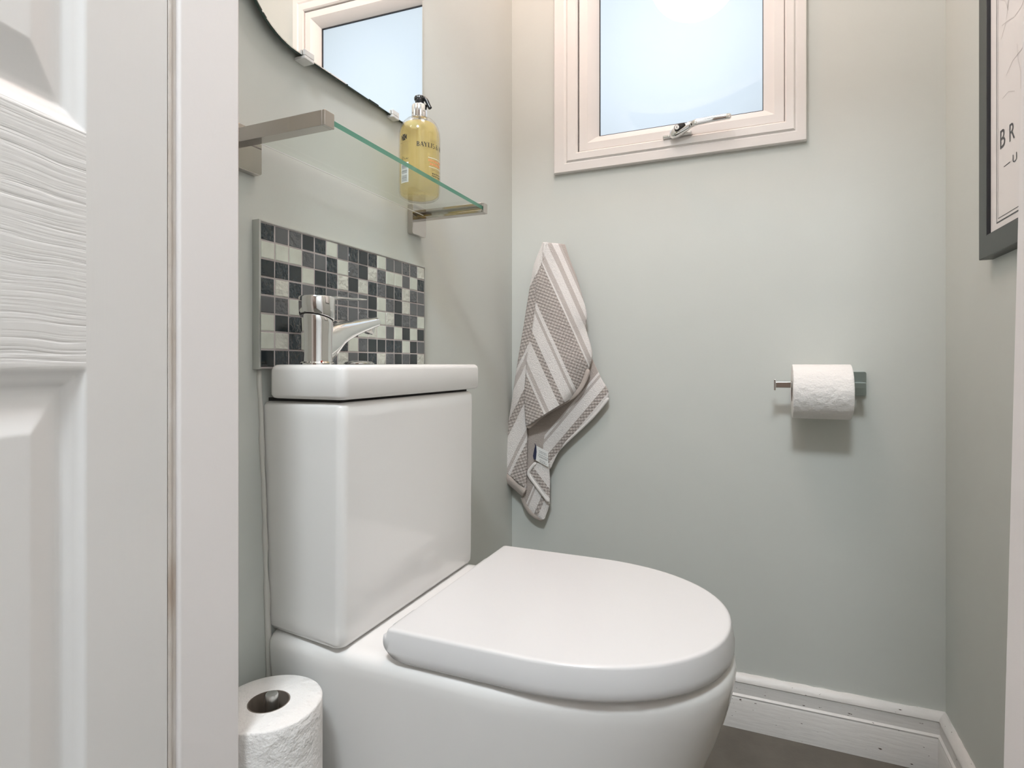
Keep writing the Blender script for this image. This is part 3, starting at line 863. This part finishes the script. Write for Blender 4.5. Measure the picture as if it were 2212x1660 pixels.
# ------------------------------------------------------------------ mirror
mir = thing('wall_mirror', 'frameless wall mirror with rounded lower corner above the glass shelf', 'mirror', (XL, .70, H + .41))
my0, my1, mz0, mz1 = .4850, .8937, H + .4105, H + 1.02
def mir_poly(ins=0):
    pts = []
    for cx, cz, r, a0 in ((my0, mz0, .092, 180), (my1, mz0, .040, 270), (my1, mz1, .040, 0), (my0, mz1, .092, 90)):
        sx = 1 if cx == my0 else -1; sz = 1 if cz == mz0 else -1
        for i in range(17):
            a = math.radians(a0 + 90 * i / 16)
            yy = cx + sx * r + (r - ins) * math.cos(a)
            pts.append((yy, cz + sz * r + (r - ins) * math.sin(a) - (my1 - yy) * .026))       # hung a touch out of level
    return pts
bm = bmesh.new()
mx = lambda y: (my1 - y) * .026
loft([[(XL + .0015 + mx(y), y, z) for y, z in mir_poly()], [(XL + .0055 + mx(y), y, z) for y, z in mir_poly()]], bm, cap0=True, cap1=False, mi=1)
loft([[(XL + .0055 + mx(y), y, z) for y, z in mir_poly()], [(XL + .0057 + mx(y), y, z) for y, z in mir_poly(.0012)]], bm, cap0=False, cap1=True)
mk('mirror_glass', fixn(bm), [M['mirror'], M['mirror_edge']], parent=mir)
for y in (.5960, .8015):
    dz = -(my1 - y) * .026
    bm = box(XL, XL + .010 + mx(y), y - .009, y + .009, mz0 - .005 + dz, mz0 - .0005 + dz)
    box(XL + .0063 + mx(y - .009), XL + .010 + mx(y), y - .009, y + .009, mz0 - .0005 + dz, mz0 + .0075 + dz, bm)
    mk('mirror_clip', bm, M['clip'], parent=mir, bevel=.001, seg=2)

# ------------------------------------------------------------------ toilet-roll holder and its roll
HY, HZ = 1.2576, H - .0415
holder = thing('toilet_roll_holder', 'chrome single-arm roll holder fixed to the window wall', 'roll holder', (.168, YB, HZ))
bm = prism(rrect(.1705, H - .0395, .0485, .0475, .004), 'Y', YB - .009, YB)
mk('backplate', bm, M['wall_tint_chrome'], parent=holder, bevel=.001, seg=2)
bm = bmesh.new()
box(.0320, .1640, HY - .006, HY + .006, HZ - .006, HZ + .006, bm)
mk('arm', bm, M['chrome'], parent=holder, bevel=.0012, seg=2)
bm = bmesh.new()
box(.1640, .1860, HY - .006, HY + .006, HZ - .006, HZ + .006, bm)
box(.1740, .1860, HY + .006, YB - .008, HZ - .006, HZ + .006, bm)
mk('elbow', bm, M['wall_tint_chrome'], parent=holder, bevel=.0010, seg=2)
bm = box(.0285, .0322, HY - .011, HY + .011, HZ - .011, HZ + .011)
mk('end_stop', bm, M['chrome'], parent=holder, bevel=.0012, seg=2)
def roll_profile(R, r, a, b, e_=.0016):
    return [(r, a), (R - e_, a), (R, a + e_), (R, b - e_), (R - e_, b), (r, b), (r, a)]
RG = 'toilet rolls'
def make_roll(label, c, axis, R, r, L, wavy=0):
    t = thing('toilet_roll', label, 'toilet roll', c, RG)
    n = 72
    bm = bmesh.new()
    prof = []
    m = 10
    prof = [(r, 0), (R - .0025, 0), (R - .0006, .0006), (R, .002)] + [(R, .002 + (L - .004) * i / m) for i in range(1, m)] + [(R, L - .002), (R - .0006, L - .0006), (R - .0025, L), (r, L), (r, 0)]
    lathe(prof, c, axis, n, bm, cap0=False, cap1=False)
    bmesh.ops.remove_doubles(bm, verts=bm.verts, dist=1e-6)
    mk('paper', fixn(bm), M['tissue'], parent=t, smooth='auto', angle=50)
    bm = lathe([(r - .0002, .0), (r - .0002, L), (r - .0012, L), (r - .0012, 0), (r - .0002, 0)], c, axis, 48, cap0=False, cap1=False)
    bmesh.ops.remove_doubles(bm, verts=bm.verts, dist=1e-6)
    mk('core', fixn(bm), M['card'], parent=t, smooth='auto', angle=50)
    return t
RR = .0525
r1 = make_roll('white toilet roll threaded on the chrome arm of the wall holder', (.0612, HY, HZ + .006 - .0185), 'X', RR, .0208, .1005)

# ------------------------------------------------------------------ spare rolls stacked on a floor stand by the door
SX_, SY_ = -.4795, .470
stand = thing('roll_stand', 'chrome floor stand whose rod tip pokes up through the spare roll', 'stand', (SX_, SY_, 0))
mk('base', fixn(lathe([(.058, 0), (.058, .006), (.054, .010), (.009, .012)], (SX_, SY_, 0), 'Z', 48)), M['chrome_soft'], parent=stand, smooth='auto')
mk('rod', fixn(lathe([(.0068, .010), (.0068, .4095), (.0062, .4115), (.004, .4122)], (SX_, SY_, 0), 'Z', 28)), M['chrome_soft'], parent=stand, smooth='auto')
zz = .0125
L_ = .1308
labs = ['white spare roll lying lowest on the floor stand', 'white spare roll in the middle of the stack on the stand', 'embossed white spare roll topping the floor stand beside the pan']
for i in range(3):
    r_ = make_roll(labs[i], (SX_ - .001, SY_ - .003, zz), 'Z', .0545, .0215, L_ - .0006)
    zz += L_

# ------------------------------------------------------------------ hand towel hung from a hook near the corner
CS, SN = math.cos(math.atan(.425)), math.sin(math.atan(.425))
def tw(zx, zy, y):
    """towel pattern units (2.516 per 1250th of the viewing distance) to metres on the plane Y = y"""
    u = (1040 + zx / 2.516 - 1106) / 1250; v = (786 - 500 - zy / 2.516) / 1250
    k = y / (CS + u * SN)
    return ((-SN + u * CS) * k, y, H + v * k)
towel = thing('hand_towel', 'white and taupe striped hand towel hanging beside the corner', 'towel', tw(400, 60, YB))
def patch(name, left, right, yl, yr, bulge, mat, stripe, along, rows=70, cols=30, thick=.0055, ruffle=0., curl=None):
    Lp, Rp = smooth_poly(left, rows), smooth_poly(right, rows)
    bm = bmesh.new(); fs, fa = [], []
    V = []
    for j in range(rows):
        row = []
        for i in range(cols):
            s = i / (cols - 1); t = j / (rows - 1)
            zx = Lp[j][0] + (Rp[j][0] - Lp[j][0]) * s; zy = Lp[j][1] + (Rp[j][1] - Lp[j][1]) * s
            y0 = yl(t) + (yr(t) - yl(t)) * s - bulge * math.sin(PI * s) * min(1, .25 + t * 1.5)
            y0 += ruffle * math.sin(s * 9 + t * 4) * math.sin(PI * s)
            row.append(bm.verts.new(tw(zx, zy, y0))); fs.append(stripe(zx, zy)); fa.append(along(zx, zy))
        V.append(row)
    for j in range(rows - 1):
        for i in range(cols - 1): bm.faces.new((V[j][i], V[j + 1][i], V[j + 1][i + 1], V[j][i + 1])).smooth = True
    o = mk(name, bm, mat, parent=towel)
    for nm_, vals in (('stripe', fs), ('along', fa)):
        at = o.data.attributes.new(nm_, 'FLOAT', 'POINT')
        for k, v in enumerate(vals): at.data[k].value = v
    md = o.modifiers.new('thick', 'SOLIDIFY'); md.thickness = thick; md.offset = 0
    return o
lerp = lambda a, b: (lambda t: a + (b - a) * t)
qA = lambda x, y: .914 * x - .405 * y
aA = lambda x, y: .405 * x + .914 * y
matA = towel_mat('towel_front_weave', [(-260, 'c'), (-92, 'w'), (-80, 'g'), (-60, 'w'), (2, 'c'), (32, 'w'), (85, 'g'), (100, 'w'), (118, 'c'), (230, 'w'), (240, 'g'), (262, 'w'), (300, 'g'), (322, 'w'), (348, 'g'), (360, 'b')], -260, 480)
pB = lambda x, y: .9 * x + .43 * y
aB = lambda x, y: -.43 * x + .9 * y
matB = towel_mat('towel_side_weave', [(280, 'w'), (372, 'c'), (497, 'w'), (510, 'g'), (530, 'w'), (580, 'c'), (614, 'w'), (682, 'g'), (698, 'w'), (712, 'c'), (808, 'w')], 280, 900)
rD = lambda x, y: (685 - x) * .762 + (905 - y) * .647
aD = lambda x, y: -(685 - x) * .647 + (905 - y) * .762
matD = towel_mat('towel_back_weave', [(-40, 'w'), (14, 'c'), (48, 'w'), (100, 'g'), (113, 'w'), (126, 'b'), (150, 'b')], -40, 400)
# back flap (against the wall) first, then tail, side fold and front fold
patch('back_flap', [(520, 690), (400, 900), (270, 1020), (250, 1085), (262, 1170), (300, 1285)], [(600, 690), (647, 790), (690, 897), (600, 1010), (452, 1150), (372, 1292)],
      lerp(1.292, 1.297), lerp(1.300, 1.296), .006, matD, rD, aD, rows=50)
eC = lambda x, y: (x - 258) * .805 - (y - 1325) * .594           # off the white hem of the little turned-up corner
aC = lambda x, y: (x - 258) * .594 + (y - 1325) * .805
matC = towel_mat('towel_tail_weave', [(-200, 'w'), (14, 'c'), (45, 'w'), (200, 'w')], -200, 220)
cT = lambda x, y: .93 * x + .37 * y
matT = towel_mat('towel_tail_back_weave', [(500, 'b'), (775, 'w'), (783, 'g'), (792, 'w'), (835, 'c'), (858, 'w'), (876, 'w')], 500, 1000)
patch('tail', [(250, 1060), (245, 1200), (238, 1400), (224, 1438), (258, 1515), (330, 1566)], [(370, 1060), (374, 1230), (368, 1290), (372, 1380), (367, 1470), (338, 1567)],
      lerp(1.288, 1.297), lerp(1.292, 1.300), .004, matT, cT, aD, rows=46, cols=18)
patch('turned_corner', [(296, 1258), (270, 1290), (257, 1322), (300, 1385), (364, 1470)], [(372, 1262), (368, 1290), (372, 1340), (372, 1400), (368, 1474)],
      lerp(1.284, 1.288), lerp(1.287, 1.290), .003, matC, eC, aC, rows=36, cols=14, thick=.004)
patch('side_fold', [(338, 62), (302, 150), (286, 200), (265, 320), (240, 480), (205, 690), (165, 950), (127, 1180), (110, 1290)],
      [(362, 60), (338, 180), (306, 290), (302, 400), (280, 570), (256, 690), (248, 780), (241, 900), (248, 1060), (249, 1200), (243, 1402)],
      lerp(1.290, 1.298), lerp(1.268, 1.284), .007, matB, pB, aB, rows=90, cols=24, ruffle=.002)
patch('front_fold', [(340, 60), (330, 180), (302, 285), (297, 400), (273, 570), (250, 690), (243, 780), (236, 900), (240, 990), (246, 1062)],
      [(452, 73), (480, 160), (515, 250), (545, 350), (570, 450), (566, 530), (592, 620), (600, 680), (582, 745), (556, 820), (512, 886)],
      lerp(1.272, 1.262), lerp(1.288, 1.284), .027, matA, qA, aA, rows=90, cols=40, ruffle=.0012)
def hem(name, pts, y, rad, mat, y2=None):
    pp = smooth_poly(pts, 26)
    P = [tw(a, b, y + ((y2 or y) - y) * i / 25) for i, (a, b) in enumerate(pp)]
    sec = [(rad * (1 if 0 < i < 25 else .5), rad * .6 * (1 if 0 < i < 25 else .5)) for i in range(26)]
    return mk(name, fixn(sweep(P, sec, up=(0, 1, 0), n=14)), mat, parent=towel, smooth=True)
hem('hem', [(246, 1066), (285, 1037), (340, 990), (430, 938), (512, 884), (556, 820), (580, 750)], 1.262, .0058, M['beige_hem'], 1.280)
patch('hem', [(108, 1283), (121, 1345), (172, 1393), (226, 1440)], [(113, 1280), (152, 1318), (200, 1360), (244, 1402)],
      lerp(1.2955, 1.288), lerp(1.2945, 1.283), .005, M['beige_hem'], pB, aB, rows=30, cols=12, thick=.006)
hem('hem', [(228, 1440), (252, 1500), (290, 1542), (334, 1562)], 1.295, .0085, M['beige_hem'], 1.298)
hem('hem', [(690, 905), (600, 1012), (452, 1152), (392, 1222), (372, 1285)], 1.2965, .0042, M['white_hem'])
hem('hem', [(296, 1258), (266, 1292), (257, 1324), (300, 1386), (365, 1472)], 1.281, .0038, M['white_hem'], 1.285)
hem('hem', [(366, 1472), (352, 1515), (336, 1562)], 1.296, .004, M['white_hem'])
# care label, navy loop behind
def tagq(pts, y, mat, nm, par, th=.0006):
    bm = loft([[tw(a, b, y) for a, b in pts], [tw(a, b, y + th) for a, b in pts]])
    return mk(nm, fixn(bm), mat, parent=par)
tg = tagq([(298, 1165), (362, 1200), (364, 1282), (296, 1246)], 1.278, M['label_white'], 'care_label', towel)
tagq([(288, 1150), (298, 1165), (300, 1200), (296, 1242), (284, 1240), (280, 1222), (286, 1190), (292, 1165)], 1.2775, M['navy'], 'label_loop', tg)
bm = bmesh.new()
for i, (a, b, w) in enumerate(((312, 1190, 40), (314, 1199, 42), (310, 1209, 48), (308, 1217, 50), (314, 1225, 40), (316, 1240, 26), (316, 1248, 34))):
    x_ = a
    while x_ < a + w:
        l_ = random.uniform(3, 8); dy = (x_ - a) * .5
        vs = [tw(p, q, 1.2773) for p, q in ((x_, b + dy), (x_ + l_, b + dy + l_ * .5), (x_ + l_, b + dy + l_ * .5 + 3), (x_, b + dy + 3))]
        bm.faces.new([bm.verts.new(p) for p in vs]); x_ += l_ + 2
mk('label_print', bm, M['label_grey'], parent=tg)

# ------------------------------------------------------------------ framed poster on the right wall
PY1, PX, PZ0 = 1.0825, .3077, H + .1563
PW, PH = .425, .62
PY0, PZ1 = PY1 - PW, PZ0 + PH
pic = thing('framed_poster', 'black framed white map poster on the right-hand wall', 'picture', (XR, (PY0 + PY1) / 2, PZ0))
fw = .0315
def pframe(prof, mi=0):
    rings = [[(x, PY0 + i, PZ0 + i), (x, PY1 - i, PZ0 + i), (x, PY1 - i, PZ1 - i), (x, PY0 + i, PZ1 - i)] for i, x in prof]
    return fixn(loft(rings + [rings[0]], None, False, False, mi=mi))
mk('frame', pframe([(0, XR), (0, PX + .0008), (.0008, PX), (fw - .0008, PX), (fw - .0002, PX + .0006), (fw - .001, XR)]), M['frame_black'], parent=pic)
mk('frame_lip', pframe([(fw - .0003, PX + .0005), (fw + .0006, PX + .0005), (fw + .0006, XR - .001), (fw - .0003, XR - .001)]), M['frame_lip'], parent=pic)
XP = .3128
mk('poster', box(XP, XP + .002, PY0 + fw - .001, PY1 - fw + .001, PZ0 + fw - .001, PZ1 - fw + .001), M['paper'], parent=pic)
def pz(x, y):                                            # trace to poster plane
    u = (x - 1106) / 1250; v = (786 - y) / 1250
    k = (XP - .0003) / (-SN + u * CS)
    return ((CS + u * SN) * k, H + v * k)
bm = bmesh.new()
def pstrip(y0, y1, z0, z1, mi=0):
    vs = [bm.verts.new((XP - .0003, y, z)) for y, z in ((y0, z0), (y1, z0), (y1, z1), (y0, z1))]
    bm.faces.new(vs).material_index = mi
ye, ze = pz(2152.5, 484)
yw = PY0 + (PY1 - ye)
zt2 = PZ1 - (ze - PZ0)
for i, t_ in ((0, .0013), (.0058, .0006)):
    pstrip(yw + i, ye - i, ze + i, ze + i + t_ * 1.5); pstrip(yw + i, ye - i, zt2 - i - t_, zt2 - i)
    pstrip(ye - i - t_, ye - i, ze + i, zt2 - i); pstrip(yw + i, yw + i + t_, ze + i, zt2 - i)
def ptext(s, yl, zb_, hgt, wscale=1.):
    vs, fs = text_polys(s, 1)
    xs = [v[0] for v in vs]; zs_ = [v[1] for v in vs]
    k = hgt / (max(zs_) - min(zs_)); x0 = min(xs); z0 = min(zs_)
    nv = [bm.verts.new((XP - .0004, yl - (v[0] - x0) * k * wscale, zb_ + (v[1] - z0) * k)) for v in vs]
    for f in fs: bm.faces.new([nv[i] for i in f])
    return (max(xs) - x0) * k * wscale
def letter(ch_, x0, x1, yb, yt, bold=1.):
    y0_, zb_ = pz(x0, yb); y1_, _ = pz(x1, yb); _, ztp = pz(x0, yt)
    vs, fs = text_polys(ch_, 1)
    xs = [v[0] for v in vs]; zs_ = [v[1] for v in vs]
    fx = lambda v: (v - min(xs)) / (max(xs) - min(xs)); fz = lambda v: (v - min(zs_)) / (max(zs_) - min(zs_))
    nv = [bm.verts.new((XP - .0004, y0_ + (y1_ - y0_) * fx(v[0]), zb_ + (ztp - zb_) * fz(v[1]))) for v in vs]
    for f in fs: bm.faces.new([nv[i] for i in f])
letter('B', 2160.5, 2171, 323, 284); letter('R', 2180.5, 2192, 307, 270)
letter('U', 2187.5, 2196.5, 353, 335)
ya, za = pz(2168.5, 361); yb_, zb2 = pz(2182, 353)
pstrip(yb_, ya, za - .0003, za + .0009)
# faint street-map lines
rp = random.Random(12)
def pline(p, q, w, mi=1):
    d = Vector((q[0] - p[0], q[1] - p[1])); k = Vector((-d.y, d.x)).normalized() * w / 2
    vs = [bm.verts.new((XP - .0003, a, b)) for a, b in ((p[0] + k.x, p[1] + k.y), (p[0] - k.x, p[1] - k.y), (q[0] - k.x, q[1] - k.y), (q[0] + k.x, q[1] + k.y))]
    bm.faces.new(vs).material_index = mi
for i in range(46):
    p = [rp.uniform(yw + .02, ye - .02), rp.uniform(ze + .155, zt2 - .02)]
    a = rp.uniform(0, 2 * PI)
    for s in range(rp.randint(3, 8)):
        a += rp.uniform(-.5, .5); q = [p[0] + .022 * math.cos(a), p[1] + .022 * math.sin(a)]
        if not (yw + .012 < q[0] < ye - .012 and ze + .15 < q[1] < zt2 - .012): break
        pline(p, q, .0009); p = q
mk('poster_print', bm, [M['ink'], M['ink_faint']], parent=pic)

# ------------------------------------------------------------------ lamps
LC = (-.206, .70, 2.012)
lamp = thing('ceiling_light', 'round opal glass ceiling light in the middle of the small room', 'light', (LC[0], LC[1], ZC))
mk('ceiling_plate', fixn(lathe([(.062, ZC - LC[2]), (.062, ZC - LC[2] - .012), (.05, ZC - LC[2] - .02), (.05, .09)], LC, 'Z', 40)), M['chrome_soft'], parent=lamp, smooth='auto')
n_ = 16
mk('glass_globe', fixn(lathe([(.112 * math.cos(a), .112 * math.sin(a)) for a in [math.radians(-89 + (58 + 89) * i / n_) for i in range(n_ + 1)]], LC, 'Z', 48)), M['opal'], parent=lamp, smooth='auto')
hall = thing('hall_fill_light', 'added unseen hall fill light behind the photographer', 'light', (.0, -.55, HC))
mk('hall_fill_globe', fixn(lathe([(.17 * math.cos(a), .10 * math.sin(a)) for a in [math.radians(-89 + 89 * i / 12) for i in range(13)]], (.0, -.55, HC - .001), 'Z', 48)), M['hall_fill'], parent=hall, smooth='auto')  # unseen lamp added to send fill light through the doorway

M['corner_glow'] = emit('added_corner_glow', (1.0, .45, .22), 125.0)
DLX, DLY = -.37, 1.10  # unseen light added to give the window corner a warm glow
dl = thing('added_corner_light', 'added unseen warm light in the ceiling for the window corner glow', 'light', (DLX, DLY, ZC))
mk('rim', fixn(lathe([(.036, -.0005), (.045, -.0005), (.044, -.004), (.036, -.005), (.036, -.0005)], (DLX, DLY, ZC), 'Z', 40, cap0=False, cap1=False)), M['chrome_soft'], parent=dl, smooth='auto')
mk('glow_disc', fixn(lathe([(.0355, -.0008), (.0355, -.0030), (.030, -.0036)], (DLX, DLY, ZC), 'Z', 40)), M['corner_glow'], parent=dl)

w = bpy.data.worlds.new('overcast_sky'); SC.world = w; w.use_nodes = True
nt = w.node_tree; bg = nt.nodes['Background']
bg.inputs['Color'].default_value = (.80, .895, 1.0, 1); bg.inputs['Strength'].default_value = 1.42

# ------------------------------------------------------------------ camera
cam = bpy.data.cameras.new('camera'); co = bpy.data.objects.new('camera', cam); COL.objects.link(co)
cam.sensor_width = 36; cam.sensor_fit = 'HORIZONTAL'; cam.lens = 36 * 1250 / 2212
cam.shift_y = -44 / 2212; cam.clip_start = .02
co.location = (0, 0, H); co.rotation_euler = (PI / 2, 0, math.atan(.425))
SC.camera = co
vs_ = SC.view_settings
SC.display_settings.display_device = 'sRGB'
vs_.view_transform = 'Standard'; vs_.look = 'None'; vs_.gamma = 1; vs_.use_curve_mapping = False; vs_.exposure = 0.05
cy = SC.cycles
cy.use_denoising = True; cy.max_bounces = 14; cy.diffuse_bounces = 7; cy.glossy_bounces = 6; cy.transparent_max_bounces = 16; cy.transmission_bounces = 8
cy.sample_clamp_indirect = 6
